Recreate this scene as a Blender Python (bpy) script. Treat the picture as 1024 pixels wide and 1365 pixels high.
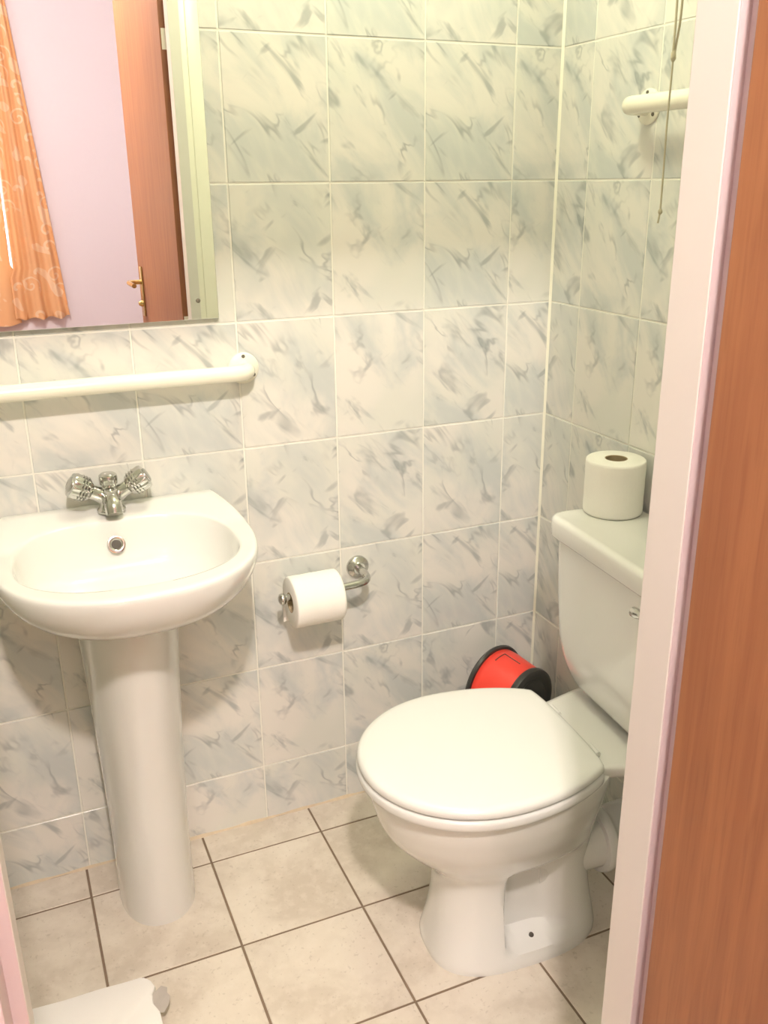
import bpy, bmesh, math, random
import numpy as np
from mathutils import Vector, Matrix

random.seed(7)
for o in list(bpy.data.objects):
    bpy.data.objects.remove(o)
scene = bpy.context.scene
COL = scene.collection

# ------------------------------------------------------------------ camera
cam_d = bpy.data.cameras.new('camera')
cam = bpy.data.objects.new('camera', cam_d)
COL.objects.link(cam)
right = Vector((0.917876, -0.396760, -0.009241))
down = Vector((-0.142483, -0.307715, -0.940750))
fwd = Vector((0.370408, 0.864808, -0.338976))
m = Matrix((right, -down, -fwd)).transposed().to_4x4()
m.translation = Vector((-1.152819, -1.748393, 1.401161))
cam.matrix_world = m
cam_d.sensor_fit = 'VERTICAL'
cam_d.sensor_height = 24.0
cam_d.lens = 1225.03 / 1365.0 * 24.0
cam_d.clip_start = 0.02
scene.camera = cam

# ------------------------------------------------------------------ world + exposure
world = bpy.data.worlds.new('world')
scene.world = world
world.use_nodes = True
bg = world.node_tree.nodes['Background']
bg.inputs[0].default_value = (0.85, 0.92, 1.0, 1)
bg.inputs[1].default_value = 3.0
vs = scene.view_settings
vs.view_transform = 'Standard'
vs.look = 'None'
vs.gamma = 1.0
vs.use_curve_mapping = False
vs.exposure = 0.58

BATH_LIGHT = dict(loc=(-0.55, -0.40, 2.20), power=10.5, color=(1.0, 0.985, 0.72), radius=0.10)
HALL_LIGHT = dict(loc=(-1.13, -2.05, 2.58), power=152.0, color=(1.0, 0.875, 0.82), radius=0.05)
ROOM_FILL = dict(loc=(-1.75, -3.20, 2.52), power=9.0, color=(1.0, 0.90, 0.82), radius=0.06)  # added unseen fill lamp that brightens the mirrored bedroom

# ------------------------------------------------------------------ materials
def srgb(r, g, b):
    f = lambda c: (c / 255 / 12.92) if c / 255 <= 0.04045 else ((c / 255 + 0.055) / 1.055) ** 2.4
    return (f(r), f(g), f(b), 1.0)

class NT:
    def __init__(self, name):
        self.m = bpy.data.materials.new(name)
        self.m.use_nodes = True
        self.t = self.m.node_tree
        self.b = self.t.nodes['Principled BSDF']
        self.out = self.t.nodes['Material Output']
    def n(self, typ, **kw):
        nd = self.t.nodes.new(typ)
        for k, v in kw.items():
            setattr(nd, k, v)
        return nd
    def l(self, a, b):
        self.t.links.new(a, b)
    def val(self, sock, v):
        if hasattr(v, 'is_output') or isinstance(v, bpy.types.NodeSocket):
            self.l(v, sock)
        else:
            sock.default_value = v
    def math(self, op, a, b=0.0, clamp=False):
        nd = self.n('ShaderNodeMath', operation=op, use_clamp=clamp)
        self.val(nd.inputs[0], a)
        self.val(nd.inputs[1], b)
        return nd.outputs[0]
    def noise(self, vec, scale, detail=2.0, rough=0.5, dist=0.0):
        nd = self.n('ShaderNodeTexNoise')
        if vec is not None:
            self.l(vec, nd.inputs['Vector'])
        nd.inputs['Scale'].default_value = scale
        nd.inputs['Detail'].default_value = detail
        nd.inputs['Roughness'].default_value = rough
        nd.inputs['Distortion'].default_value = dist
        return nd.outputs['Fac']
    def rng(self, v, a, b, c=0.0, d=1.0):
        nd = self.n('ShaderNodeMapRange', interpolation_type='SMOOTHSTEP')
        self.l(v, nd.inputs[0])
        for i, x in enumerate((a, b, c, d)):
            nd.inputs[1 + i].default_value = x
        return nd.outputs[0]
    def mix(self, fac, a, b, mode='MIX'):
        nd = self.n('ShaderNodeMix', data_type='RGBA', blend_type=mode)
        self.val(nd.inputs[0], fac)
        self.val(nd.inputs[6], a)
        self.val(nd.inputs[7], b)
        return nd.outputs[2]
    def mapping(self, vec, rot=(0, 0, 0), scale=(1, 1, 1)):
        nd = self.n('ShaderNodeMapping')
        self.l(vec, nd.inputs[0])
        nd.inputs['Rotation'].default_value = rot
        nd.inputs['Scale'].default_value = scale
        return nd.outputs[0]
    def aniso(self, vec, ang, sx, sz):
        return self.mapping(self.mapping(vec, rot=(0, ang, 0)), scale=(sx, 1.0, sz))
    def obj(self, spread=0.0, steps=0):
        tc = self.n('ShaderNodeTexCoord')
        v = tc.outputs['Object']
        if spread:
            oi = self.n('ShaderNodeObjectInfo')
            r = oi.outputs['Random']
            if steps:
                r = self.math('FLOOR', self.math('MULTIPLY', r, float(steps)))
            k = self.math('MULTIPLY', r, spread)
            cb = self.n('ShaderNodeCombineXYZ')
            for i in range(3):
                self.l(k, cb.inputs[i])
            ad = self.n('ShaderNodeVectorMath', operation='ADD')
            self.l(v, ad.inputs[0]); self.l(cb.outputs[0], ad.inputs[1])
            v = ad.outputs[0]
        return v
    def bump(self, h, strength, dist=0.001):
        nd = self.n('ShaderNodeBump')
        nd.inputs['Strength'].default_value = strength
        nd.inputs['Distance'].default_value = dist
        self.l(h, nd.inputs['Height'])
        self.l(nd.outputs[0], self.b.inputs['Normal'])
    def set(self, color=None, rough=None, metal=None, coat=None, spec=None):
        if color is not None:
            self.val(self.b.inputs['Base Color'], color)
        if rough is not None:
            self.val(self.b.inputs['Roughness'], rough)
        if metal is not None:
            self.b.inputs['Metallic'].default_value = metal
        if coat is not None:
            self.b.inputs['Coat Weight'].default_value = coat
            self.b.inputs['Coat Roughness'].default_value = 0.06
        if spec is not None:
            self.b.inputs['Specular IOR Level'].default_value = spec
        return self.m

M = {}

def mat_plain(name, col, rough=0.5, metal=0.0, coat=None, var=0.03, scale=30, bump=0.0, spec=None):
    t = NT(name)
    v = t.obj()
    n = t.noise(v, scale, 3)
    dark = tuple(c * (1 - var * 2) for c in col[:3]) + (1,)
    t.set(t.mix(n, dark, col), rough, metal, coat, spec)
    if bump:
        t.bump(n, bump)
    M[name] = t.m
    return t.m

mat_plain('porcelain', srgb(233, 233, 228), 0.12, coat=0.5, var=0.006, scale=6)
mat_plain('seat_plastic', srgb(232, 233, 229), 0.22, var=0.006, scale=6)
mat_plain('rail_white', srgb(246, 244, 226), 0.25, var=0.01)
mat_plain('shaded_gloss', srgb(212, 194, 194), 0.35, var=0.02, scale=14)  # white frame gloss with shade and lilac bounce put into the colour
mat_plain('lit_gloss', srgb(246, 243, 226), 0.3, var=0.01, scale=14)  # same frame gloss, lightened to paint lamplight onto the architrave
mat_plain('gloss_paint', srgb(222, 217, 209), 0.3, var=0.01, scale=14)
mat_plain('grout', srgb(240, 239, 228), 0.7, var=0.03, scale=90)
mat_plain('caulk', srgb(250, 249, 232), 0.45, var=0.02, scale=60)
mat_plain('floor_bead', srgb(226, 208, 178), 0.7, var=0.16, scale=50)
mat_plain('chrome', srgb(205, 205, 200), 0.12, metal=1.0, var=0.0)
mat_plain('brushed_steel', srgb(190, 190, 185), 0.25, metal=1.0, var=0.02)
mat_plain('brass', srgb(206, 178, 122), 0.25, metal=1.0, var=0.02)
mat_plain('dark_hole', srgb(76, 70, 62), 0.6, var=0.1)
mat_plain('screw', srgb(120, 116, 104), 0.5, metal=0.5)
mat_plain('black_plastic', srgb(52, 52, 50), 0.32, var=0.06)
mat_plain('red_plastic', srgb(240, 72, 58), 0.35, var=0.03)
mat_plain('cardboard', srgb(176, 158, 124), 0.85, var=0.06, scale=60)
mat_plain('tissue', srgb(250, 248, 240), 0.9, var=0.015, scale=220, bump=0.25, spec=0.1)
mat_plain('paper_pack', srgb(248, 246, 242), 0.6, var=0.015, scale=20)
mat_plain('grey_card', srgb(196, 188, 180), 0.7, var=0.06, scale=60)
mat_plain('cord', srgb(190, 182, 156), 0.8, var=0.05, scale=300)
mat_plain('ceiling_paint', srgb(244, 243, 238), 0.85, var=0.01)
mat_plain('lilac_paint', srgb(212, 204, 212), 0.8, var=0.012, scale=60)
mat_plain('bedroom_floor', srgb(176, 140, 106), 0.5, var=0.08, scale=8)
mat_plain('white_upvc', srgb(240, 240, 240), 0.3)

# marbled wall tile
t = NT('marble_tile')
v = t.obj(spread=5.37, steps=7)
w = t.aniso(v, 0.6, 1.5, 0.75)
cloud = t.noise(w, 7.0, 4.0, 0.55, 0.5)
c1 = t.rng(cloud, 0.40, 0.66)
warm = t.rng(t.noise(v, 5.0, 2.0), 0.4, 0.65)
vw = t.aniso(v, 0.7, 1.6, 0.8)
vein = t.noise(vw, 7.0, 3.0, 0.55, 0.7)
ridge = t.math('ABSOLUTE', t.math('SUBTRACT', vein, 0.5))
line = t.rng(ridge, 0.0, 0.035, 1.0, 0.0)
mask = t.rng(t.noise(v, 12.0, 1.0, 0.5, 0.2), 0.46, 0.68)
stroke = t.math('MULTIPLY', line, mask)
vx = t.aniso(v, 0.75, 2.6, 0.8)
sm = t.rng(t.noise(vx, 10.0, 3.0, 0.55, 0.6), 0.58, 0.76)
sm2 = t.rng(t.noise(t.aniso(v, -0.9, 2.6, 0.9), 12.0, 2.0, 0.5, 0.4), 0.64, 0.76)
base = t.mix(warm, srgb(231, 228, 220), srgb(222, 223, 214))
base = t.mix(t.math('MULTIPLY', c1, 0.8), base, srgb(198, 204, 202))
base = t.mix(t.math('MULTIPLY', sm, 0.62), base, srgb(142, 151, 153))
base = t.mix(t.math('MULTIPLY', sm2, 0.5), base, srgb(140, 147, 149))
base = t.mix(t.math('MULTIPLY', stroke, 0.5), base, srgb(126, 134, 138))
t.set(base, 0.10)
t.bump(t.noise(v, 9, 1.0), 0.10, 0.002)
M['marble_tile'] = t.m

# stone floor tile
t = NT('floor_tile')
v = t.obj(spread=3.91)
a = t.noise(v, 7, 4.0, 0.6, 0.3)
b_ = t.noise(v, 45, 4.0, 0.6)
sp = t.rng(t.noise(v, 130, 2.0), 0.62, 0.72)
col = t.mix(t.rng(a, 0.35, 0.68), srgb(228, 219, 204), srgb(207, 196, 180))
col = t.mix(t.math('MULTIPLY', t.rng(b_, 0.45, 0.7), 0.35), col, srgb(234, 226, 213))
col = t.mix(t.math('MULTIPLY', sp, 0.25), col, srgb(158, 144, 124))
t.set(col, 0.42)
t.bump(b_, 0.2, 0.001)
M['floor_tile'] = t.m
mat_plain('floor_grout', srgb(140, 121, 101), 0.9, var=0.12, scale=40)

# wood of the door
t = NT('door_wood')
v = t.obj()
g = t.mapping(v, scale=(26, 26, 1.2))
n1 = t.noise(g, 2.2, 4.0, 0.6, 0.4)
n2 = t.noise(t.mapping(v, scale=(90, 90, 5)), 2.0, 3.0)
n3 = t.noise(t.mapping(v, scale=(3, 3, 1.0)), 2.0, 2.0)
col = t.mix(t.rng(n1, 0.3, 0.7), srgb(146, 94, 62), srgb(162, 108, 71))
col = t.mix(t.math('MULTIPLY', t.rng(n2, 0.5, 0.7), 0.35), col, srgb(128, 80, 54))
col = t.mix(t.math('MULTIPLY', t.rng(n3, 0.45, 0.7), 0.35), col, srgb(138, 84, 58))
t.set(col, 0.5)
t.bump(n2, 0.06)
M['door_wood'] = t.m

# mirror
t = NT('mirror_silver')
t.set(srgb(240, 243, 238), 0.004, 1.0)
M['mirror_silver'] = t.m
mat_plain('mirror_edge', srgb(150, 160, 150), 0.3)

# window glass
t = NT('window_glass')
tr = t.n('ShaderNodeBsdfTransparent')
gl = t.n('ShaderNodeBsdfGlossy'); gl.inputs['Roughness'].default_value = 0.02
fr = t.n('ShaderNodeFresnel'); fr.inputs[0].default_value = 1.45
mx = t.n('ShaderNodeMixShader')
t.l(fr.outputs[0], mx.inputs[0]); t.l(tr.outputs[0], mx.inputs[1]); t.l(gl.outputs[0], mx.inputs[2])
t.l(mx.outputs[0], t.out.inputs[0])
M['window_glass'] = t.m

# curtain with scrolls
t = NT('curtain_fabric')
v = t.obj()
fl = t.n('ShaderNodeVectorMath', operation='MULTIPLY')
t.l(v, fl.inputs[0]); fl.inputs[1].default_value = (1, 0, 1)
vo = t.n('ShaderNodeTexVoronoi', feature='F1')
vo.inputs['Scale'].default_value = 9.0
vo.inputs['Randomness'].default_value = 0.75
t.l(fl.outputs[0], vo.inputs['Vector'])
sub = t.n('ShaderNodeVectorMath', operation='SUBTRACT')
t.l(fl.outputs[0], sub.inputs[0]); t.l(vo.outputs['Position'], sub.inputs[1])
sx = t.n('ShaderNodeSeparateXYZ'); t.l(sub.outputs[0], sx.inputs[0])
ln = t.n('ShaderNodeVectorMath', operation='LENGTH'); t.l(sub.outputs[0], ln.inputs[0])
ang = t.math('DIVIDE', t.math('ARCTAN2', sx.outputs[2], sx.outputs[0]), 2 * math.pi)
sp = t.math('FRACT', t.math('ADD', t.math('MULTIPLY', ln.outputs['Value'], 28.0), ang))
band = t.rng(t.math('ABSOLUTE', t.math('SUBTRACT', sp, 0.5)), 0.10, 0.17, 1.0, 0.0)
rad = t.rng(ln.outputs['Value'], 0.050, 0.056, 1.0, 0.0)
scroll = t.math('MULTIPLY', band, rad)
lf = t.noise(t.aniso(fl.outputs[0], 0.6, 1.6, 0.8), 11.0, 0.0)
leaf = t.rng(lf, 0.64, 0.66)
pat = t.math('MAXIMUM', scroll, t.math('MULTIPLY', leaf, 0.8))
col = t.mix(t.math('MULTIPLY', pat, 0.75), srgb(246, 206, 160), srgb(255, 238, 214))
df = t.n('ShaderNodeBsdfDiffuse'); t.l(col, df.inputs[0])
tl = t.n('ShaderNodeBsdfTranslucent'); t.l(col, tl.inputs[0])
mx = t.n('ShaderNodeMixShader'); mx.inputs[0].default_value = 0.45
t.l(df.outputs[0], mx.inputs[1]); t.l(tl.outputs[0], mx.inputs[2])
t.l(mx.outputs[0], t.out.inputs[0])
M['curtain_fabric'] = t.m

# lamp bulb glass
t = NT('lamp_bulb')
em = t.n('ShaderNodeEmission'); em.inputs[0].default_value = (1, 0.93, 0.8, 1); em.inputs[1].default_value = 8.0
t.l(em.outputs[0], t.out.inputs[0])
M['lamp_bulb'] = t.m

# ------------------------------------------------------------------ mesh helpers
def link(name, me, mat, parent=None, smooth=None):
    if mat:
        me.materials.append(M[mat])
    if smooth is not None:
        for p in me.polygons:
            p.use_smooth = True
        me.set_sharp_from_angle(angle=math.radians(smooth))
    o = bpy.data.objects.new(name, me)
    COL.objects.link(o)
    if parent:
        o.parent = parent
    return o

def tag(o, label, cat, group=None, kind=None):
    o['label'] = label
    o['category'] = cat
    if group: o['group'] = group
    if kind: o['kind'] = kind
    return o

def empty(name, loc=(0, 0, 0)):
    o = bpy.data.objects.new(name, None)
    o.location = loc
    o.empty_display_size = 0.05
    COL.objects.link(o)
    return o

def pyd(verts, faces):
    me = bpy.data.meshes.new('mesh')
    me.from_pydata([tuple(map(float, v)) for v in verts], [], faces)
    bm = bmesh.new(); bm.from_mesh(me)
    bmesh.ops.remove_doubles(bm, verts=bm.verts, dist=1e-6)
    bmesh.ops.recalc_face_normals(bm, faces=bm.faces)
    bm.to_mesh(me); bm.free()
    return me

class MB:
    """collects shapes for one mesh"""
    def __init__(self, off=(0, 0, 0)):
        self.v = []; self.f = []; self.off = np.array(off, float)
    def add(self, verts, faces):
        k = len(self.v)
        self.v += [np.array(p, float) - self.off for p in verts]
        self.f += [tuple(i + k for i in fc) for fc in faces]
        return self
    def box(self, x0, x1, y0, y1, z0, z1, bev=0.0):
        bm = bmesh.new()
        bmesh.ops.create_cube(bm, size=1.0)
        for q in bm.verts:
            q.co = Vector(((x0 + x1) / 2 + q.co.x * (x1 - x0), (y0 + y1) / 2 + q.co.y * (y1 - y0), (z0 + z1) / 2 + q.co.z * (z1 - z0)))
        if bev:
            bmesh.ops.bevel(bm, geom=bm.edges[:], offset=bev, segments=2, profile=0.5, affect='EDGES')
        bm.verts.index_update()
        self.add([q.co[:] for q in bm.verts], [tuple(q.index for q in fc.verts) for fc in bm.faces])
        bm.free()
        return self
    def loft(self, rings, cap0=True, cap1=True, closed=True):
        k = len(rings[0]); vs_ = [p for r in rings for p in r]; fs = []
        for i in range(len(rings) - 1):
            for j in range(k if closed else k - 1):
                a = i * k + j; b = i * k + (j + 1) % k
                fs.append((a, b, b + k, a + k))
        if cap0:
            vs_.append(np.mean(np.array(rings[0]), 0)); c = len(vs_) - 1
            fs += [(c, (j + 1) % k, j) for j in range(k)]
        if cap1:
            vs_.append(np.mean(np.array(rings[-1]), 0)); c = len(vs_) - 1
            o_ = (len(rings) - 1) * k
            fs += [(c, o_ + j, o_ + (j + 1) % k) for j in range(k)]
        return self.add(vs_, fs)
    def tube(self, path, r, n=16, caps=True):
        path = [np.array(p, float) for p in path]
        rr = r if hasattr(r, '__len__') else [r] * len(path)
        rings = []; prev = None
        for i, p in enumerate(path):
            d = path[min(i + 1, len(path) - 1)] - path[max(i - 1, 0)]
            d /= np.linalg.norm(d)
            if prev is None:
                h = np.array([0, 0, 1.0]) if abs(d[2]) < 0.9 else np.array([1.0, 0, 0])
                a = np.cross(d, h)
            else:
                a = prev - d * (prev @ d)
            a /= np.linalg.norm(a); prev = a
            b = np.cross(d, a)
            rings.append([p + rr[i] * (math.cos(2 * math.pi * j / n) * a + math.sin(2 * math.pi * j / n) * b) for j in range(n)])
        return self.loft(rings, caps, caps)
    def lathe(self, prof, org, axis=(0, 0, 1), n=32, flute=None, cap0=True, cap1=True):
        d = np.array(axis, float); d /= np.linalg.norm(d)
        h = np.array([0, 0, 1.0]) if abs(d[2]) < 0.9 else np.array([1.0, 0, 0])
        a = np.cross(h, d); a /= np.linalg.norm(a); b = np.cross(d, a)
        org = np.array(org, float)
        rings = []
        for q in prof:
            r, s = q[0], q[1]
            fa = q[2] if len(q) > 2 else 0.0
            ring = []
            for j in range(n):
                th = 2 * math.pi * j / n
                R = r * (1 + fa * math.cos(flute * th)) if flute else r
                ring.append(org + d * s + R * (math.cos(th) * a + math.sin(th) * b))
            rings.append(ring)
        return self.loft(rings, cap0, cap1)
    def build(self, name, mat, parent=None, smooth=None):
        return link(name, pyd(self.v, self.f), mat, parent, smooth)

def smooth_path(pts, per=6):
    P = [np.array(p, float) for p in pts]
    P = [2 * P[0] - P[1]] + P + [2 * P[-1] - P[-2]]
    out = []
    for i in range(1, len(P) - 2):
        for k in range(per):
            t_ = k / per
            p0, p1, p2, p3 = P[i - 1:i + 3]
            out.append(0.5 * ((2 * p1) + (-p0 + p2) * t_ + (2 * p0 - 5 * p1 + 4 * p2 - p3) * t_ ** 2 + (-p0 + 3 * p1 - 3 * p2 + p3) * t_ ** 3))
    out.append(P[-2])
    return out

def sstep(a, b, x):
    q = min(1.0, max(0.0, (x - a) / (b - a)))
    return q * q * (3 - 2 * q)

def interp_levels(levels, per):
    """Catmull-Rom over parameter rows"""
    return smooth_path(levels, per)

def sgnpow(x, p):
    return math.copysign(abs(x) ** p, x)

def rrect(u0, u1, hw, rad, n=8):
    """rounded rectangle in u,v, v symmetric"""
    pts = []
    for cu, cv, a0 in ((u1 - rad, hw - rad, 0), (u0 + rad, hw - rad, 90), (u0 + rad, -hw + rad, 180), (u1 - rad, -hw + rad, 270)):
        for k in range(n + 1):
            a = math.radians(a0 + 90 * k / n)
            pts.append((cu + rad * math.cos(a), cv + rad * math.sin(a)))
    return pts

def resample(poly, n):
    P = np.array(poly + [poly[0]], float)
    d = np.r_[0, np.cumsum(np.linalg.norm(np.diff(P, axis=0), axis=1))]
    s = np.linspace(0, d[-1], n, endpoint=False)
    return np.c_[np.interp(s, d, P[:, 0]), np.interp(s, d, P[:, 1])]

def chaikin(poly, it=2):
    for _ in range(it):
        q = []
        for i in range(len(poly)):
            a = np.array(poly[i]); b = np.array(poly[(i + 1) % len(poly)])
            q += [tuple(a * .75 + b * .25), tuple(a * .25 + b * .75)]
        poly = q
    return poly

# ------------------------------------------------------------------ dimensions of the place
TW, TH = 0.2, 0.2511          # wall tile
A0, Z0 = 0.1087, 0.1438       # cut tile column at the corner / cut tile row at the floor
B0 = 0.1075
CEIL = 2.30
LEFT = -1.62                  # bathroom left wall
FRONT = -1.085                # bathroom side of the front wall
HALL = -1.165                 # bedroom side of it
FAR = -4.2
DX0, DX1, DH = -1.199, -0.579, 1.985   # door opening
GR = 0.0013                   # grout depth
JW = 0.0032                   # joint width

# ------------------------------------------------------------------ tiles
_tiles = {}
def tile_mesh(w, h, mat):
    """front faces -Y, centred on x,z, front at y=0"""
    key = (round(w, 4), round(h, 4), mat)
    if key not in _tiles:
        a, b, c = w / 2, h / 2, 0.0011
        v = [(-a, .005, -b), (a, .005, -b), (a, .005, b), (-a, .005, b),
             (-a, c, -b), (a, c, -b), (a, c, b), (-a, c, b),
             (-a + c, 0, -b + c), (a - c, 0, -b + c), (a - c, 0, b - c), (-a + c, 0, b - c)]
        f = [(8, 9, 10, 11)]
        for i in range(4):
            j = (i + 1) % 4
            f += [(i, j, j + 4, i + 4), (i + 4, j + 4, j + 8, i + 8)]
        me = pyd(v, f)
        me.materials.append(M[mat])
        _tiles[key] = me
    return _tiles[key]

def cuts(a, b, first, step):
    """intervals between a and b with joints at first + k*step"""
    k0 = math.floor((a - first) / step) - 1
    pts = [a] + [first + k * step for k in range(k0, k0 + 80) if a + 0.004 < first + k * step < b - 0.004] + [b]
    return list(zip(pts[:-1], pts[1:]))

def tile_wall(parent, us, zs, place, rotz, skip=None):
    for (u0, u1) in us:
        for (z0, z1) in zs:
            if skip and skip((u0 + u1) / 2, (z0 + z1) / 2):
                continue
            me = tile_mesh(u1 - u0 - JW, z1 - z0 - JW, 'marble_tile')
            o = bpy.data.objects.new('tile', me)
            COL.objects.link(o)
            o.location = place((u0 + u1) / 2, (z0 + z1) / 2)
            # hand set unevenness, well under a degree
            o.rotation_euler = (random.uniform(-.0025, .0025), 0, rotz + random.uniform(-.0025, .0025))
            o.parent = parent

zrows = cuts(0.0, CEIL, Z0, TH)
wb = MB().box(LEFT - .1, 0.1, GR, 0.1, -0.02, CEIL).build('wall_back', 'grout')
tag(wb, 'back wall of grey marbled tiles behind the basin and toilet', 'wall', kind='structure')
tile_wall(wb, cuts(LEFT, -0.0, -A0, TW), zrows, lambda u, z: (u, 0, z), 0)
wr = MB().box(GR, 0.1, FRONT, 0.0, -0.02, CEIL).build('wall_right', 'grout')
tag(wr, 'right wall of grey marbled tiles behind the toilet cistern', 'wall', kind='structure')
tile_wall(wr, cuts(FRONT, 0.0, -B0, TW), zrows, lambda u, z: (0, u, z), -math.pi / 2)
wl = MB().box(LEFT - .1, LEFT - GR, FRONT, 0.0, -0.02, CEIL).build('wall_left', 'grout')
tag(wl, 'left wall of grey marbled tiles beyond the basin', 'wall', kind='structure')
tile_wall(wl, cuts(FRONT, 0.0, -B0, TW), zrows, lambda u, z: (LEFT, u, z), math.pi / 2)

AW = 0.105                    # architrave width
mb = MB()
mb.box(-3.4, DX0 - .03, HALL, FRONT - GR, 0, 2.68)
mb.box(DX1 + .03, 1.3, HALL, FRONT - GR, 0, 2.68)
mb.box(DX0 - .03, DX1 + .03, HALL, FRONT - GR, DH + .03, 2.68)
wf = mb.build('wall_front', 'lilac_paint')
tag(wf, 'dividing wall with the doorway, lilac on the bedroom side', 'wall', kind='structure')
tile_wall(wf, cuts(LEFT, DX0 - AW + .004, -A0, TW) + cuts(DX1 + AW - .004, 0.0, -A0, TW), zrows, lambda u, z: (u, FRONT, z), math.pi)
tile_wall(wf, cuts(DX0 - AW + .004, DX1 + AW - .004, -A0, TW), cuts(DH + AW, CEIL, Z0, TH), lambda u, z: (u, FRONT, z), math.pi)

fl_ = MB().box(LEFT - .1, 0.1, FRONT, 0.1, -0.06, -0.0016).build('floor', 'floor_grout')
tag(fl_, 'bathroom floor of square beige stone tiles with brown joints', 'floor', kind='structure')
FS = 0.254
_fm = {}
for (x0, x1) in cuts(LEFT, 0.0, -0.8631, FS):
    for (y0, y1) in cuts(FRONT, 0.0, -0.094, FS):
        key = (round(x1 - x0, 4), round(y1 - y0, 4))
        if key not in _fm:
            a, b, c = (x1 - x0) / 2 - .0024, (y1 - y0) / 2 - .0024, 0.0010
            v = [(-a, -b, -.01), (a, -b, -.01), (a, b, -.01), (-a, b, -.01), (-a, -b, -c), (a, -b, -c), (a, b, -c), (-a, b, -c),
                 (-a + c, -b + c, 0), (a - c, -b + c, 0), (a - c, b - c, 0), (-a + c, b - c, 0)]
            f = [(8, 9, 10, 11)]
            for i in range(4):
                j = (i + 1) % 4
                f += [(i, j, j + 4, i + 4), (i + 4, j + 4, j + 8, i + 8)]
            _fm[key] = pyd(v, f); _fm[key].materials.append(M['floor_tile'])
        o = bpy.data.objects.new('floor_tile', _fm[key])
        COL.objects.link(o); o.parent = fl_
        o.location = ((x0 + x1) / 2, (y0 + y1) / 2, random.uniform(-.0003, .0003))

ce = MB().box(LEFT - .1, 0.1, FRONT, 0.1, CEIL, CEIL + .1).build('ceiling', 'ceiling_paint')
tag(ce, 'white bathroom ceiling', 'ceiling', kind='structure')

# sealant beads
def bead(r, a, b, dirs, name, mat, label, jitter=0.0):
    d1, d2 = np.array(dirs[0], float), np.array(dirs[1], float)
    a, b = np.array(a, float), np.array(b, float)
    rings = []
    k = 60
    for i in range(k + 1):
        p = a + (b - a) * i / k
        rr = r * (1 + jitter * random.uniform(-1, 1))
        rings.append([p] + [p + d1 * rr * math.cos(q * math.pi / 8) * (1 - .3 * math.sin(q * math.pi / 4)) + d2 * rr * math.sin(q * math.pi / 8) * (1 - .3 * math.sin(q * math.pi / 4)) for q in range(5)])
    mb_ = MB().loft(rings)
    o = mb_.build(name, mat, None, 40)
    tag(o, label, 'sealant', kind='structure')
    return o
bead(0.0046, (0, 0, 0.002), (0, 0, CEIL), ((-1, 0, 0), (0, -1, 0)), 'trim_1', 'caulk', 'white sealant line down the corner of the tiled walls')
bead(0.0045, (LEFT, 0, 0), (0, 0, 0), ((0, -1, 0), (0, 0, 1)), 'trim_2', 'floor_bead', 'cream sealant line where back wall meets floor', 0.5)

# ------------------------------------------------------------------ bedroom shell
BX0, BX1, BC = -3.2, 0.75, 2.68
o = MB().box(BX0 - .1, BX1 + .1, FAR - .1, FRONT, -.06, -.001).build('floor_bedroom', 'bedroom_floor')
tag(o, 'brown bedroom floor outside the bathroom door', 'floor', kind='structure')
o = MB().box(BX0 - .1, BX1 + .1, FAR - .1, FRONT - .002, BC, BC + .1).build('ceiling_bedroom', 'ceiling_paint')
tag(o, 'white bedroom ceiling', 'ceiling', kind='structure')
o = MB().box(BX0 - .1, BX0, FAR, HALL, 0, BC).build('wall_bedroom_left', 'lilac_paint')
tag(o, 'lilac side wall of the bedroom far from the door', 'wall', kind='structure')
o = MB().box(BX1, BX1 + .1, FAR, HALL, 0, BC).build('wall_bedroom_right', 'lilac_paint')
tag(o, 'lilac side wall of the bedroom behind the open door', 'wall', kind='structure')
WX0, WX1, WZ0, WZ1 = -2.2, -0.93, 0.88, 2.10
mb = MB()
mb.box(BX0 - .1, WX0, FAR - .2, FAR, 0, BC)
mb.box(WX1, BX1 + .1, FAR - .2, FAR, 0, BC)
mb.box(WX0, WX1, FAR - .2, FAR, 0, WZ0)
mb.box(WX0, WX1, FAR - .2, FAR, WZ1, BC)
o = mb.build('wall_bedroom_back', 'lilac_paint')
tag(o, 'lilac bedroom wall with the curtained window, seen in the mirror', 'wall', kind='structure')
win = empty('window_1', ((WX0 + WX1) / 2, FAR - .1, WZ0))
tag(win, 'white framed window behind the orange curtain in the mirror', 'window', kind='structure')
wo = win.location
mb = MB(wo)
F_ = .05
mb.box(WX0, WX1, FAR - .13, FAR - .07, WZ0, WZ0 + F_, .004).box(WX0, WX1, FAR - .13, FAR - .07, WZ1 - F_, WZ1, .004)
mb.box(WX0, WX0 + F_, FAR - .13, FAR - .07, WZ0 + F_, WZ1 - F_, .004).box(WX1 - F_ * .4, WX1, FAR - .13, FAR - .07, WZ0 + F_, WZ1 - F_, .004)
mb.box(-1.60, -1.55, FAR - .13, FAR - .07, WZ0 + F_, WZ1 - F_, .004)
mb.build('window_frame', 'white_upvc', win)
for a, b in ((WX0 + F_, -1.60), (-1.55, WX1 - F_ * .4)):
    MB(wo).box(a, b, FAR - .104, FAR - .098, WZ0 + F_, WZ1 - F_).build('pane', 'window_glass', win)

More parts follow.
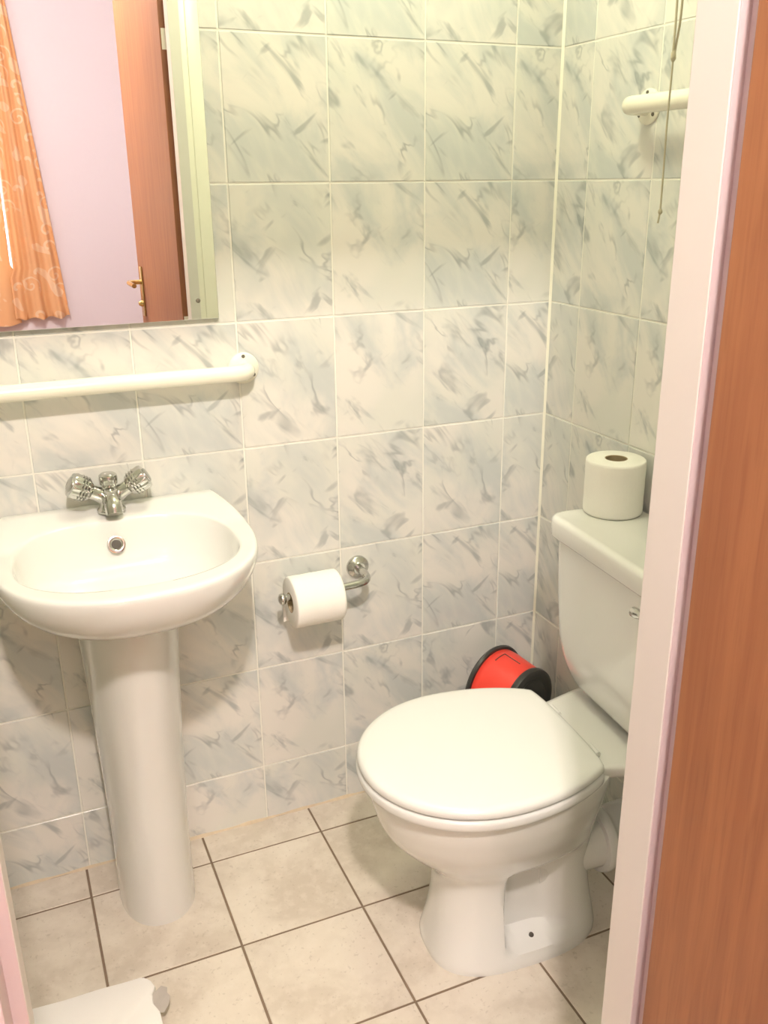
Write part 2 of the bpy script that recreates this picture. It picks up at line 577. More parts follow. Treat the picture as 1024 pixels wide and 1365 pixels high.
# ------------------------------------------------------------------ door frame
trim = empty('trim_3', (DX1, FRONT, 0))
tag(trim, 'white painted door frame around the bathroom doorway', 'door frame', kind='structure')
to = trim.location
YB = -1.07                   # bathroom face of the frame
YS = -1.120                  # stop edge
RB = 0.012                   # rebate
for s, x in ((1, DX1), (-1, DX0)):
    xa, xb = sorted((x, x + s * .03))
    MB(to).box(xa, xb, YS, YB, 0, DH + (.03), .0012).build('jamb', 'gloss_paint', trim)
    xa, xb = sorted((x + s * RB, x + s * .0305))
    MB(to).box(xa, xb, HALL - .012, YS + .001, 0, DH + .03, .0012).build('rebate', 'shaded_gloss', trim)
    xa, xb = sorted((x + s * .0008, x + s * (RB + .001)))
    MB(to).box(xa, xb, YS - .0012, YS + .0006, 0, DH, .0003).build('rebate', 'shaded_gloss', trim)  # added thin strip that lays painted shade over the step face
    # architrave, bathroom side: a flat with a raised outer moulding
    xa, xb = sorted((x + s * .029, x + s * AW))
    mb = MB(to).box(xa, xb, FRONT, YB, 0, DH + AW, .002)
    xa, xb = sorted((x + s * .045, x + s * AW))
    mb.box(xa, xb, YB - .002, YB + .005, 0, DH + AW, .003)
    mb.build('architrave', 'lit_gloss', trim, 35)
    xa, xb = sorted((x + s * (RB + .004), x + s * .085))
    MB(to).box(xa, xb, HALL - .014, HALL, 0, DH + .085, .003).build('architrave', 'lit_gloss', trim, 35)
MB(to).box(DX0, DX1, YS, FRONT, DH, DH + .03, .0012).build('head', 'gloss_paint', trim)
MB(to).box(DX0 - .02, DX1 + .02, HALL - .012, YS + .001, DH + RB, DH + .03, .0012).build('rebate', 'shaded_gloss', trim)
MB(to).box(DX0 + .001, DX1 - .001, FRONT, YB, DH, DH + AW, .002).build('architrave', 'lit_gloss', trim, 35)
MB(to).box(DX0, DX1, HALL - .014, HALL, DH + .016, DH + .085, .003).build('architrave', 'lit_gloss', trim, 35)
MB(to).box(DX0 + .001, DX1 - .001, HALL, FRONT, -.001, .006, .002).build('threshold', 'door_wood', trim)

# ------------------------------------------------------------------ open door leaf
door = empty('door_1', (-0.5895, -1.150, 0.008))
tag(door, 'open brown wooden door at the right edge, hinged on the white frame', 'door', kind='structure')
DL = 0.635; DT = 0.040
# local: leaf runs along -Y from the hinge edge, inner face at x=0, thickness to +X
MB().box(0, DT, -DL, 0, 0, 1.962, .0018).build('leaf', 'door_wood', door)
for z in (0.20, 0.98, 1.772):
    h = MB().box(.004, .036, .0, .0022, z - .027, z + .027, .0005)
    ho = h.build('hinge', 'rail_white', door)
    MB().tube([(DT + .004, .006, z - .027), (DT + .004, .006, z + .027)], .005, 12).build('knuckle', 'rail_white', ho, 40)
for side, xs in ((-1, 0.0), (1, DT)):
    zc = 1.030
    yb = -DL + .055
    hp = MB().box(min(xs, xs + side * .006), max(xs, xs + side * .006), yb - .02, yb + .02, zc - .09, zc + .085, .0025).build('handle_plate', 'brass', door, 40)
    path = smooth_path([(xs, yb, zc + .03), (xs + side * .035, yb, zc + .03), (xs + side * .05, yb + .012, zc + .03), (xs + side * .05, yb + .11, zc + .028)], 5)
    MB().tube(path, .008, 14).build('lever', 'brass', hp, 50)
    MB().lathe([(.011, 0), (.011, .012), (.006, .02)], (xs, yb, zc - .045), (side, 0, 0), 18).build('thumb_turn', 'brass', hp, 40)
door.rotation_euler = (0, 0, math.radians(-2.0))

# ------------------------------------------------------------------ mirror
MX0, MX1, MZ0, MZ1 = -1.225, -0.7435, 1.160, 1.86
mir = empty('mirror', ((MX0 + MX1) / 2, 0, MZ0))
tag(mir, 'frameless rectangular wall mirror above the basin reflecting door and curtain', 'mirror')
mo = mir.location
MB(mo).box(MX0 + .001, MX1 - .001, -.0115, -.0005, MZ0 + .001, MZ1 - .001).build('backing', 'mirror_edge', mir)
MB(mo).box(MX0 + .0008, MX1 - .0008, -.0140, -.0113, MZ0 + .0008, MZ1 - .0008, .0006).build('glass', 'mirror_silver', mir)
for x in (MX0 + .038, MX1 - .038):
    for z in (MZ0 + .035, MZ1 - .035):
        MB(mo).lathe([(.0045, 0), (.004, .0015), (.0015, .002)], (x, -.0139, z), (0, -1, 0), 14).build('screw', 'screw', mir, 50)

# ------------------------------------------------------------------ wash basin
BCX, BCY = -0.98, -0.23
bas = empty('wash_basin', (BCX, -.1, 0))
tag(bas, 'white ceramic pedestal wash basin under the mirror', 'basin')
bo = bas.location
half = [(.199, -.0015), (.2115, -.05), (.2225, -.11), (.2265, -.19), (.214, -.282), (.182, -.352), (.127, -.402), (.062, -.425)]
poly = [(-x, y) for x, y in half] + [(0.0, -.429)] + [(x, y) for x, y in reversed(half)]
hp_ = smooth_path([(x, y) for x, y in half] + [(0, -.429)] + [(-x, y) for x, y in reversed(half)], 8)
outer_poly = [(p[0], p[1]) for p in hp_]
NB = 144
def ray_poly(poly, cx, cy, th):
    d = (math.cos(th), math.sin(th)); best = None
    for i in range(len(poly)):
        x1, y1 = poly[i]; x2, y2 = poly[(i + 1) % len(poly)]
        x1 -= cx; x2 -= cx; y1 -= cy; y2 -= cy
        ex, ey = x2 - x1, y2 - y1
        den = d[0] * ey - d[1] * ex
        if abs(den) < 1e-12: continue
        tt = (x1 * ey - y1 * ex) / den
        ss = (x1 * d[1] - y1 * d[0]) / den
        if tt > 0 and -1e-9 <= ss <= 1 + 1e-9:
            best = tt if best is None else max(best, tt)
    return best
ths = [2 * math.pi * (j + .5) / NB for j in range(NB)]
RO = [ray_poly(outer_poly, 0, BCY, th) for th in ths]
def ri(th):
    c, s = math.cos(th), math.sin(th)
    a, b, n = .188, (.150 if s > 0 else .151), (2.9 if s > 0 else 2.3)
    return (abs(c / a) ** n + abs(s / b) ** n) ** (-1 / n)
RI = [ri(th) for th in ths]
def rim_z(y, base):
    return base + .017 * sstep(-.075, -.03, y)
def bring(R, z, up=0.0, maxy=-.0015):
    out = []
    for th, r in zip(ths, R):
        x, y = r * math.cos(th), BCY + r * math.sin(th)
        y = min(y, maxy)
        out.append((BCX + x, y, z + up * min(1.0, max(0.0, (y + .16) / .15))))
    return out
rings = []
for s, z in ((.30, .690), (.42, .692), (.56, .699), (.70, .712), (.82, .729), (.91, .749), (.965, .769), (.992, .786), (1.0, .796), (.998, .802), (.99, .8062), (.975, .8075)):
    rings.append(bring([r * s for r in RO], z, .017 if z > .7 else 0.0))
for k in (.75, .5, .25, .1):
    rings.append(bring([ri_ * 1.015 + (ro * .975 - ri_ * 1.015) * k for ri_, ro in zip(RI, RO)], .8075 - .002 * (1 - k), .017))
for s, z in ((1.008, .8052), (1.0, .8025), (.993, .797), (.980, .783), (.962, .762), (.925, .738), (.85, .717), (.70, .705), (.5, .700), (.3, .698), (.13, .697)):
    rings.append(bring([r * s for r in RI], z, .017 * sstep(.93, 1.0, s)))
basin = MB(bo).loft(rings).build('bowl', 'porcelain', bas, 60)
# raised back lip
# waste outlet and overflow
MB(bo).lathe([(.021, 0), (.021, .002), (.016, .003), (.012, .0015)], (BCX, BCY + .01, .6975), (0, 0, 1), 28).build('waste_ring', 'chrome', bas, 40)
ofs = MB(bo).lathe([(.0080, .0005), (.0092, .0030), (.0130, .0042), (.0165, .0035), (.0175, -.008)], (BCX - .005, -.0890, .7685), (0, -.90, .43), 30, cap0=False, cap1=False).build('overflow_ring', 'chrome', bas, 50)
MB(bo).lathe([(.0001, .0012), (.0102, .0012)], (BCX - .005, -.0890, .7685), (0, -.90, .43), 24, cap1=False).build('overflow_hole', 'dark_hole', ofs)
# pedestal
def ped_ring(z, hw, front, back=-.012):
    pts = []
    k = 48
    cy = -.115
    for i in range(k + 1):
        a = math.pi * i / k
        pts.append((BCX - .006 - hw * sgnpow(math.cos(a), .9), cy - (front) * sgnpow(math.sin(a), .9), z))
    pts += [(BCX - .006 + hw * .97, (cy + back) / 2, z), (BCX - .006 + hw * .92, back, z), (BCX - .006 - hw * .92, back, z), (BCX - .006 - hw * .97, (cy + back) / 2, z)]
    return pts
lv = [(0.0, .0765, .118), (.02, .0762, .118), (.12, .0755, .118), (.30, .079, .124), (.48, .085, .142), (.58, .089, .154), (.64, .092, .160), (.70, .094, .163)]
MB(bo).loft([ped_ring(*q) for q in interp_levels(lv, 4)]).build('pedestal', 'porcelain', bas, 50)

# ------------------------------------------------------------------ tap
tap = empty('mixer_tap', (BCX - .002, -.045, .822))
tag(tap, 'chrome mixer tap with two fluted handles on the basin', 'tap')
tp = Vector(tap.location)
TX, TY, TZ = tp
MB(tp).lathe([(.026, 0), (.026, .003), (.0225, .007), (.0195, .016), (.018, .03), (.0175, .04), (.015, .047), (.0135, .049)], (TX, TY, TZ), (0, 0, 1), 36).build('body', 'chrome', tap, 40)
MB(tp).lathe([(.0125, 0), (.0125, .004), (.0165, .0065), (.0175, .016), (.0165, .0225), (.012, .0262), (.004, .0275)], (TX, TY, TZ + .047), (0, 0, 1), 32).build('centre_cap', 'chrome', tap, 40)
path = smooth_path([(TX, TY + .002, TZ + .028), (TX, TY - .020, TZ + .031), (TX, TY - .040, TZ + .024), (TX, TY - .050, TZ + .008)], 6)
MB(tp).tube(path, [.0195 - .004 * i / (len(path) - 1) for i in range(len(path))], 24).build('spout', 'chrome', tap, 60)
for s in (-1, 1):
    d = np.array([s * .80, -.12, .46]); d /= np.linalg.norm(d)
    p0 = np.array([TX, TY, TZ + .024])
    MB(tp).lathe([(.0185, 0), (.0155, .018), (.0135, .030), (.0140, .036), (.0140, .040)], p0, d, 28).build('arm', 'chrome', tap, 40)
    k0 = p0 + d * .038
    kn = MB(tp).lathe([(.012, 0), (.016, .003), (.0190, .006, .02), (.0205, .012, .06), (.0222, .024, .06), (.0232, .036, .05), (.0220, .0405), (.015, .042)], k0, d, 72, flute=12).build('handle', 'chrome', tap, 50)
    MB(tp).lathe([(.0142, 0), (.0142, .0015), (.012, .0028), (.004, .0036)], k0 + d * .042, d, 28).build('index_disc', 'brushed_steel', kn, 50)
    for q in (.012, .018, .024):
        MB(tp).lathe([(.0203 + q * .09, -.0008), (.0228 + q * .09, 0), (.0203 + q * .09, .0008)], k0 + d * q, d, 36, cap0=False, cap1=False).build('ring', 'brushed_steel', kn, 30)

# ------------------------------------------------------------------ grab rails
def flange(mb_, p, d, r=.0305):
    mb_.lathe([(r, 0), (r, .003), (r - .003, .006), (.018, .0075)], p, d, 36)
R_ = .0153
rail = empty('grab_rail', (-0.98, 0, 1.060))
tag(rail, 'white tubular grab rail below the mirror', 'grab rail', 'white grab rails')
ro = Vector(rail.location)
x1, x0, yo, zz = -.7005, -1.262, -.052, 1.060
path = [(x1, -.002, zz), (x1, -.018, zz), (x1, -.030, zz), (x1 - .004, -.041, zz), (x1 - .012, -.049, zz), (x1 - .024, yo, zz), (x1 - .05, yo, zz), (-.98, yo, zz + .001), (x0 + .05, yo, zz), (x0 + .024, yo, zz), (x0 + .012, -.049, zz), (x0 + .004, -.041, zz), (x0, -.030, zz), (x0, -.018, zz), (x0, -.002, zz)]
MB(ro).tube(path, R_, 24).build('tube', 'rail_white', rail, 60)
for x in (x0, x1):
    b = MB(ro); flange(b, (x, 0, zz), (0, -1, 0)); fo = b.build('flange', 'rail_white', rail, 40)
    for a in (90, 215, 325):
        MB(ro).lathe([(.0038, 0), (.0032, .0012), (.001, .0014)], (x + .0235 * math.cos(math.radians(a)), -.0065, zz + .0235 * math.sin(math.radians(a))), (0, -1, 0), 12).build('screw', 'screw', fo, 50)
rail = empty('grab_rail', (0, -.45, 1.522))
tag(rail, 'white tubular grab rail on the right wall above the toilet', 'grab rail', 'white grab rails')
ro = Vector(rail.location)
y1, y0, xo, zz = -.286, -.80, -.056, 1.522
path = [(-.002, y1, zz), (-.02, y1, zz), (-.036, y1 - .001, zz), (-.046, y1 - .006, zz), (-.053, y1 - .015, zz), (xo, y1 - .028, zz), (xo, y1 - .06, zz), (xo, -.54, zz), (xo, y0 + .06, zz), (xo, y0 + .028, zz), (-.053, y0 + .015, zz), (-.046, y0 + .006, zz), (-.036, y0 + .001, zz), (-.02, y0, zz), (-.002, y0, zz)]
MB(ro).tube(path, R_, 24).build('tube', 'rail_white', rail, 60)
for y in (y0, y1):
    b = MB(ro); flange(b, (0, y, zz), (-1, 0, 0)); fo = b.build('flange', 'rail_white', rail, 40)
    for a in (90, 215, 325):
        MB(ro).lathe([(.0038, 0), (.0032, .0012), (.001, .0014)], (-.0065, y + .0235 * math.cos(math.radians(a)), zz + .0235 * math.sin(math.radians(a))), (-1, 0, 0), 12).build('screw', 'screw', fo, 50)

# ------------------------------------------------------------------ toilet
TYC = -0.515
wc = empty('toilet', (-.33, TYC, 0))
tag(wc, 'white close-coupled toilet with its lid closed', 'toilet')
wo = Vector(wc.location)
def W(u, v, z):
    # the toilet stands about four degrees askew to the wall
    du = u - .25
    return (-(.25 + du * .9976 - v * .07 + .017), TYC + v * .9976 + du * .07, z)
NP = 128
lv = [  # z, centre u, front, rear, half width, exponent
    (0.000, .365, .156, .195, .110, 2.7), (.012, .365, .156, .195, .110, 2.7), (.030, .365, .152, .192, .106, 2.7),
    (.080, .370, .138, .190, .095, 2.6), (.130, .375, .128, .190, .089, 2.5), (.175, .380, .124, .195, .088, 2.4),
    (.200, .385, .129, .205, .095, 2.2), (.225, .392, .145, .215, .110, 2.1), (.260, .403, .170, .228, .132, 2.05),
    (.300, .412, .192, .240, .154, 2.05), (.340, .416, .202, .250, .168, 2.05), (.360, .417, .206, .255, .174, 2.05), (.380, .417, .209, .258, .178, 2.05), (.396, .417, .210, .260, .180, 2.05), (.399, .417, .208, .258, .178, 2.05), (.402, .417, .202, .252, .172, 2.05)]
rings = []
for z, uc, af, ar, hw, n in interp_levels(lv, 4):
    ring = []
    for j in range(NP):
        th = 2 * math.pi * j / NP
        c, s = math.cos(th), math.sin(th)
        u = uc + (af if c > 0 else ar) * sgnpow(c, 2 / n)
        v = hw * sgnpow(s, 2 / n)
        # side recess behind the front column, above the foot
        wz = sstep(.030, .050, z) * sstep(.235, .185, z)
        ue = .402
        wu = sstep(ue, ue - .020, u) * sstep(.19, .33, u)
        v2 = math.copysign(min(abs(v), .046), v)
        v += (v2 - v) * wz * wu * .9
        ring.append(W(u, v, z))
    rings.append(ring)
mb = MB(wo).loft(rings)
# shelf under the cistern, flaring towards it
def deck(z, k, d):
    pts = [(.03, .150), (.12, .146), (.17, .134), (.22, .118), (.27, .112), (.30, .105)]
    pl = [(u, v * k) for u, v in pts] + [(u, -v * k) for u, v in reversed(pts)]
    pl = chaikin(pl, 2)
    c = np.array([.17, 0])
    return [W(c[0] + (p[0] - c[0]) * d, p[1] * d, z) for p in pl]
mb.loft([deck(.355, .55, .80), deck(.380, .86, .95), deck(.394, .98, .99), deck(.404, 1, 1), deck(.412, 1, .992), deck(.4155, 1, .975), deck(.4165, 1, .9)])
mb.build('pan', 'porcelain', wc, 55)
for s in (-1, 1):
    MB(wo).lathe([(.0052, 0), (.0045, .0025), (.002, .003)], W(.335, s * .078, .040), (0, s * .75, .66), 14).build('floor_bolt', 'dark_hole', wc, 50)
# outlet and pipe
mb = MB(wo).tube(smooth_path([W(.31, 0, .15), W(.24, 0, .155), W(.185, 0, .158), W(.150, 0, .158)], 4), .056, 28)
mb.build('outlet', 'porcelain', wc, 50)
MB(wo).lathe([(.058, 0), (.066, .001), (.069, .006), (.069, .018), (.064, .024), (.058, .030), (.055, .036), (.055, .168)], W(.166, 0, .158), (1, 0, 0), 36).build('pipe_connector', 'seat_plastic', wc, 40)
# seat and lid
def seat_outline(g=0.0):
    cu, af, ar, hw = .432, .212 + g, .275, .190 + g
    pts = []
    for k in range(81):
        a = math.pi / 2 - math.pi * k / 80
        pts.append((cu + af * sgnpow(math.cos(a), .97), hw * math.sin(a)))
    ue = .239 - g * .5
    for k in range(1, 25):
        u = cu - (cu - ue) * k / 24
        pts.append((u, -hw * math.sqrt(1 - ((cu - u) / ar) ** 2)))
    vb = hw * math.sqrt(1 - ((cu - ue) / ar) ** 2)
    pts += [(ue - .006, -vb * .6), (ue - .008, 0), (ue - .006, vb * .6)]
    for k in range(24, 0, -1):
        u = cu - (cu - ue) * k / 24
        pts.append((u, hw * math.sqrt(1 - ((cu - u) / ar) ** 2)))
    return resample(chaikin(pts, 1), 128)
def slab(levels, g):
    ol = seat_outline(g); c = np.array([.425, 0.0])
    rs = []
    for inset, z in levels:
        q = []
        for p in ol:
            dv = p - c; L = np.linalg.norm(dv)
            r = c + dv * max(.02, (L - inset)) / L
            q.append(W(r[0], r[1], z))
        rs.append(q)
    return rs
MB(wo).loft(slab([(.03, .3995), (.006, .3995), (.002, .402), (0, .408), (0, .416), (.0015, .4195), (.006, .4215), (.03, .4215)], .002)).build('seat', 'seat_plastic', wc, 50)
MB(wo).loft(slab([(.03, .4235), (.005, .4235), (.001, .4255), (0, .429), (.0003, .4335), (.0025, .438), (.007, .4408), (.016, .4425), (.05, .4440), (.10, .4448), (.17, .4452)], 0)).build('lid', 'seat_plastic', wc, 60)
for s in (-1, 1):
    MB(wo).tube([W(.222, s * .070, .415), W(.222, s * .070, .4225)], .009, 18).tube([W(.2235, s * .086, .4235), W(.2235, s * .054, .4235)], .0055, 18).build('hinge', 'seat_plastic', wc, 50)
# cistern
def tank_ring(z, u1, hw, rad, u0=.010):
    return [W(u, v, z) for u, v in rrect(u0, u1, hw, min(rad, hw * .95, (u1 - u0) * .48), 10)]
lv = [(.4185, .110, .085, .04), (.424, .128, .112, .045), (.436, .146, .142, .05), (.456, .158, .160, .05), (.490, .167, .178, .05), (.54, .172, .190, .046), (.62, .175, .196, .042), (.70, .177, .199, .040), (.746, .178, .200, .040)]
tank = MB(wo).loft([tank_ring(*q) for q in interp_levels(lv, 4)]).build('cistern', 'porcelain', wc, 60)
lv = [(.743, .180, .203, .034), (.7435, .186, .210, .036), (.747, .188, .212, .036), (.775, .188, .212, .036), (.780, .1865, .2105, .035), (.7835, .182, .206, .032), (.7850, .176, .200, .030), (.7835, .170, .194, .028), (.7838, .10, .12, .03)]
MB(wo).loft([tank_ring(*q, u0=.006) for q in lv]).build('cistern_lid', 'porcelain', wc, 60)
lev = MB(wo).lathe([(.017, 0), (.017, .005), (.012, .009), (.009, .016)], W(.175, -.182, .722), (-1, 0, 0), 24).build('flush_lever', 'chrome', wc, 40)
MB(wo).tube(smooth_path([W(.191, -.182, .722), W(.198, -.167, .723), W(.199, -.142, .722), W(.198, -.117, .719)], 4), [.006] * 6 + [.007] * 4 + [.009] * 3, 14).build('lever_arm', 'chrome', lev, 50)

# ------------------------------------------------------------------ toilet rolls
def roll(name, loc, axis, label, r=.055, L=.100, tail=False):
    rt = empty(name, loc)
    tag(rt, label, 'toilet roll', 'toilet rolls')
    ax = np.array(axis, float)
    prof = [(.0215, -L / 2), (r - .003, -L / 2), (r - .0006, -L / 2 + .002), (r, -L / 2 + .006)] + [(r + .0003 * math.sin(k * 2.1), -L / 2 + .006 + (L - .012) * k / 8) for k in range(1, 8)] + [(r, L / 2 - .006), (r - .0006, L / 2 - .002), (r - .003, L / 2), (.0215, L / 2)]
    MB().lathe(prof, (0, 0, 0), ax, 56, cap0=False, cap1=False).build('paper', 'tissue', rt, 50)
    MB().lathe([(.0200, -L / 2 + .0005), (.0216, -L / 2 - .0002), (.0216, L / 2 + .0002), (.0200, L / 2 - .0005), (.0200, -L / 2 + .0005)], (0, 0, 0), ax, 40, cap0=False, cap1=False).build('core', 'cardboard', rt, 40)
    return rt
ROLLT = (-.0675, -.358, .7840 + .0545)
roll('toilet_roll', ROLLT, (0, 0, 1), 'white toilet roll standing upright on the toilet cistern', .0575, .108)
HX, HY, HZ = -.6000, -.083, .5935
rl = roll('toilet_roll', (HX, HY, HZ - .0125), (1, 0, 0), 'white toilet roll hanging on the chrome wall holder', .0545, .106)
# loose end of the paper hanging behind
gr, nz = [], 18
for i in range(nz + 1):
    q = i / nz
    y = .0545 if q < .1 else .0545 - .003 * q
    z = .008 - .075 * q
    gr.append([(-.053 - .001 * q, y, z), (.053, y, z + .008 * q)])
v, f = [], []
for th_ in (0.0, -.0006):
    for rr in gr:
        for p in rr: v.append((p[0], p[1] + th_, p[2]))
n2 = (nz + 1) * 2
for i in range(nz):
    a = i * 2
    f += [(a, a + 1, a + 3, a + 2), (n2 + a, n2 + a + 2, n2 + a + 3, n2 + a + 1), (a, a + 2, n2 + a + 2, n2 + a), (a + 1, n2 + a + 1, n2 + a + 3, a + 3)]
f += [(0, n2, n2 + 1, 1), (nz * 2, nz * 2 + 1, n2 + nz * 2 + 1, n2 + nz * 2)]
link('loose_end', pyd(v, f), 'tissue', rl)

hold = empty('roll_holder', (-.470, 0, .598))
tag(hold, 'chrome toilet roll holder fixed to the back wall', 'roll holder')
ho = Vector(hold.location)
MB(ho).lathe([(.026, 0), (.026, .004), (.023, .008), (.015, .012), (.013, .016)], (-.470, 0, .598), (0, -1, 0), 36).build('wall_plate', 'chrome', hold, 40)
path = smooth_path([(-.470, -.010, .598), (-.470, -.045, .598), (-.474, -.066, .597), (-.486, -.079, .596), (-.508, HY, .595), (-.54, HY, .594), (-.668, HY, .592)], 6)
MB(ho).tube(path, .0085, 20).build('arm', 'chrome', hold, 60)
MB(ho).lathe([(.0085, 0), (.0115, .002), (.0125, .006), (.0115, .011), (.006, .014)], (-.663, HY, .592), (-1, 0, 0), 24).build('end_knob', 'chrome', hold, 50)

# ------------------------------------------------------------------ bin with rolling lid in the corner
bn = empty('bathroom_bin', (-.135, -.135, 0))
tag(bn, 'small red and black drum-topped bin in the corner behind the toilet', 'bin')
ax = np.array([.34, -.94, 0.0]); ax /= np.linalg.norm(ax)
side = np.array([.94, .34, 0.0]); side /= np.linalg.norm(side)
RC = np.array([-.163, -.078, .268])
LB = .110
MB(bn.location).lathe([(.088, .006), (.092, .012), (.091, .03), (.081, .088), (.0775, LB - .004)], RC, ax, 56).build('drum', 'red_plastic', bn, 40)
MB(bn.location).lathe([(.085, 0), (.098, .001), (.1005, .006), (.0985, .012), (.090, .0125)], RC, ax, 56).build('back_rim', 'black_plastic', bn, 40)
MB(bn.location).lathe([(.070, LB - .008), (.0805, LB - .007), (.082, LB), (.080, LB + .008), (.073, LB + .012), (.060, LB + .011), (.055, LB + .007), (.02, LB + .008)], RC, ax, 56).build('end_cap', 'black_plastic', bn, 40)
up = np.array([0, 0, 1.0])
def drum_pt(s, ang, dr):
    r = .091 - (s - .03) / .058 * .010 + dr
    return RC + ax * s + r * (math.cos(ang) * up + math.sin(ang) * side)
gr = []
for a_, b_ in (((.032, .08), (.078, .08)), ((.032, .08), (.032, -.30))):
    path = [drum_pt(a_[0] + (b_[0] - a_[0]) * k / 8, a_[1] + (b_[1] - a_[1]) * k / 8, .0002) for k in range(9)]
    gr.append(path)
mb = MB(bn.location)
for p in gr: mb.tube(p, .0012, 8)
mb.build('finger_groove', 'dark_hole', bn, 60)
# the box under the drum
rings = []
for z, a, b in ((0.0, .062, .050), (.006, .066, .054), (.17, .078, .060), (.235, .083, .062)):
    c = RC + ax * (LB / 2 + .002)
    rings.append([np.array([c[0], c[1], z]) + ax * p[0] + side * p[1] for p in rrect(-b, b, a, .02, 6)])
MB(bn.location).loft(rings).build('body', 'black_plastic', bn, 50)

# ------------------------------------------------------------------ pull cord
px, py = -.1315, -.50
pc = empty('pull_cord', (px, py, CEIL))
tag(pc, 'thin light-switch pull cord hanging in front of the right wall', 'cord')
po = Vector(pc.location)
MB(po).lathe([(.026, 0), (.026, .02), (.018, .028), (.004, .030)], (px, py, CEIL), (0, 0, -1), 28).build('switch_housing', 'rail_white', pc, 40)
for s in (-1, 1):
    zs = [CEIL - .028, 2.0, 1.70, 1.62, 1.575]
    MB(po).tube([(px + s * (.0065 if z > 1.65 else .004 if z > 1.60 else .0012) + (.003 if z > 1.6 else 0), py, z) for z in zs], .0018, 8).build('strand', 'cord', pc, 60)
MB(po).lathe([(.002, 0), (.0042, .004), (.0036, .012), (.002, .016)], (px, py, 1.568), (0, 0, 1), 14).build('joint', 'cord', pc, 50)
MB(po).tube([(px, py, 1.57), (px - .001, py, 1.48), (px + .0005, py, 1.40), (px + .001, py, 1.350), (px - .002, py, 1.333)], .0015, 8).build('cord', 'cord', pc, 60)
MB(po).lathe([(.0015, 0), (.0036, .003), (.0036, .006), (.0015, .009)], (px + .001, py, 1.346), (0, 0, 1), 12).build('knot', 'cord', pc, 50)

# ------------------------------------------------------------------ white pack on the floor
pk = empty('paper_pack', (-1.15, -.50, 0))
tag(pk, 'flat white pack with a torn corner on the floor below the basin', 'pack')
ko = Vector(pk.location)
pl = [(-1.250, -.366), (-1.15, -.370), (-1.056, -.3735), (-1.044, -.386), (-1.038, -.405), (-1.046, -.418), (-1.048, -.440), (-1.040, -.462), (-1.040, -.56), (-1.044, -.64), (-1.15, -.645), (-1.250, -.640)]
base_pl = resample(pl, 120)
c = np.array([-1.145, -.505])
rg = []
for k, z in ((.99, .001), (1.0, .006), (1.0, .022), (.995, .0275), (.985, .0300), (.93, .0312), (.6, .0318), (.2, .0318)):
    rg.append([(c[0] + (p[0] - c[0]) * k, c[1] + (p[1] - c[1]) * k, z + (.0008 * math.sin(p[0] * 55 + p[1] * 31) if z > .02 else 0)) for p in base_pl])
MB(ko).loft(rg).build('wrapper', 'paper_pack', pk, 50)
v = [(-1.048, -.416, .024), (-1.047, -.457, .024), (-1.034, -.4665, .028), (-1.024, -.458, .033), (-1.0185, -.444, .037), (-1.0225, -.433, .035), (-1.020, -.424, .037), (-1.029, -.410, .031), (-1.037, -.413, .028)]
v2 = [(a, b, z - .0015) for a, b, z in v]
n = len(v)
f = [tuple(range(n)), tuple(range(2 * n - 1, n - 1, -1))] + [(i, (i + 1) % n, n + (i + 1) % n, n + i) for i in range(n)]
MB(ko).add(v + v2, f).build('torn_flap', 'grey_card', pk)

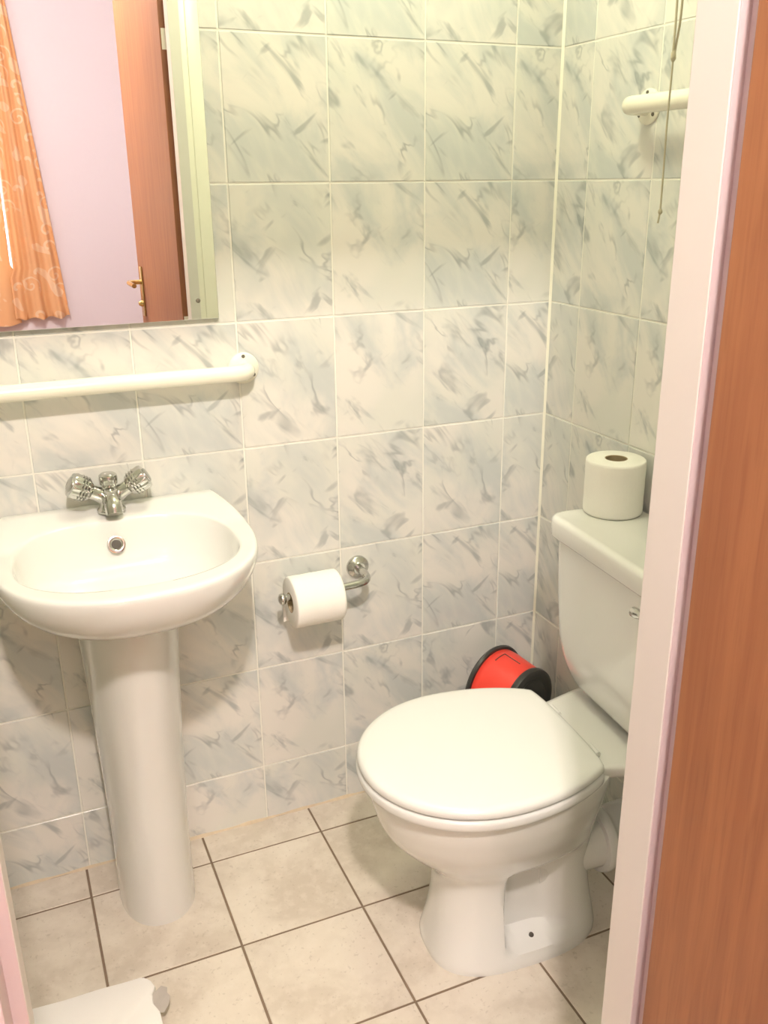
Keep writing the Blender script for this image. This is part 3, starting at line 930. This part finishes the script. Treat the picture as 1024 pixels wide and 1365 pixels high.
# ------------------------------------------------------------------ curtains in the bedroom
def curtain(name, xl, xr, z0, z1, y, label, seed, amp=.020):
    """xl(z), xr(z): edges"""
    rnd = random.Random(seed)
    ph = rnd.uniform(0, 6)
    nx, nz = 60, 40
    v, f = [], []
    for lay in (0.0, -.0015):
        for i in range(nz + 1):
            q = i / nz
            z = z0 + (z1 - z0) * q
            for j in range(nx + 1):
                s = j / nx
                x = xl(z) + (xr(z) - xl(z)) * s
                fold = amp * (1 - .4 * q) * (math.sin(s * 17 + ph + .4 * math.sin(q * 3)) + .4 * math.sin(s * 37 + ph * 2))
                zz_ = z + (.008 * math.sin(s * 20 + ph) if i == 0 else 0)
                v.append((x, y + fold + lay, zz_))
    k = nx + 1; tot = k * (nz + 1)
    for i in range(nz):
        for j in range(nx):
            a = i * k + j
            f.append((a, a + 1, a + k + 1, a + k))
            f.append((tot + a, tot + a + k, tot + a + k + 1, tot + a + 1))
    for i in range(nz):
        a = i * k; f.append((a, a + k, tot + a + k, tot + a)); a += nx; f.append((a, tot + a, tot + a + k, a + k))
    for j in range(nx):
        a = j; f.append((a, tot + a, tot + a + 1, a + 1)); a += nz * k; f.append((a, a + 1, tot + a + 1, tot + a))
    me = pyd(v, f)
    o = link(name, me, 'curtain_fabric', None, 80)
    tag(o, label, 'curtain', 'orange bedroom curtains')
    return o
CY = FAR + .055
gap = lambda z: -0.955 + .012 * (z - .9)
curtain('curtain', lambda z: gap(z) - (.02 if z < .93 else 0), lambda z: -.672 - .082 * (z - .655), .655, 2.56, CY, 'orange scroll-patterned curtain panel beside the lilac wall, seen in the mirror', 1)
curtain('curtain', lambda z: -1.75, lambda z: gap(z) - (.012 if z > .93 else -.012), .630, 2.56, CY + .012, 'orange scroll-patterned curtain panel cut by the mirror edge', 2)
cr = MB((-1.3, CY, 2.575)).tube([(-2.4, CY, 2.575), (-.55, CY, 2.575)], .012, 14)
tag(cr.build('curtain_rod', 'white_upvc', None, 50), 'white rod holding the orange bedroom curtains', 'curtain rod').location = (-1.3, CY, 2.575)

# ------------------------------------------------------------------ lamps
def lamp(name, spec, ceil_z, label):
    x, y, z = spec['loc']
    e = empty(name, (x, y, ceil_z))
    tag(e, label, 'ceiling light')
    off = (x, y, ceil_z)
    MB(off).lathe([(.06, 0), (.06, .012), (.035, .022), (.02, .026)], (x, y, ceil_z), (0, 0, -1), 32).build('canopy', 'rail_white', e, 40)
    MB(off).lathe([(.016, .02), (.016, ceil_z - z - .02)], (x, y, ceil_z), (0, 0, -1), 20).build('holder', 'rail_white', e, 40)
    MB(off).lathe([(.005, -.024), (.02, -.015), (.026, 0), (.02, .016), (.005, .026)], (x, y, z), (0, 0, 1), 24).build('bulb', 'lamp_bulb', e, 60)
    L = bpy.data.lights.new(name + '_light', 'POINT')
    L.energy = spec['power']; L.color = spec['color']; L.shadow_soft_size = spec['radius']
    lo = bpy.data.objects.new(name + '_light', L)
    COL.objects.link(lo); lo.parent = e; lo.location = (0, 0, z - ceil_z)
lamp('ceiling_light', BATH_LIGHT, CEIL, 'ceiling lamp of the bathroom above the toilet')
lamp('ceiling_light', HALL_LIGHT, BC, 'ceiling lamp of the bedroom just outside the bathroom door')
lamp('ceiling_light', ROOM_FILL, BC, 'unseen fill lamp added to brighten the bedroom')
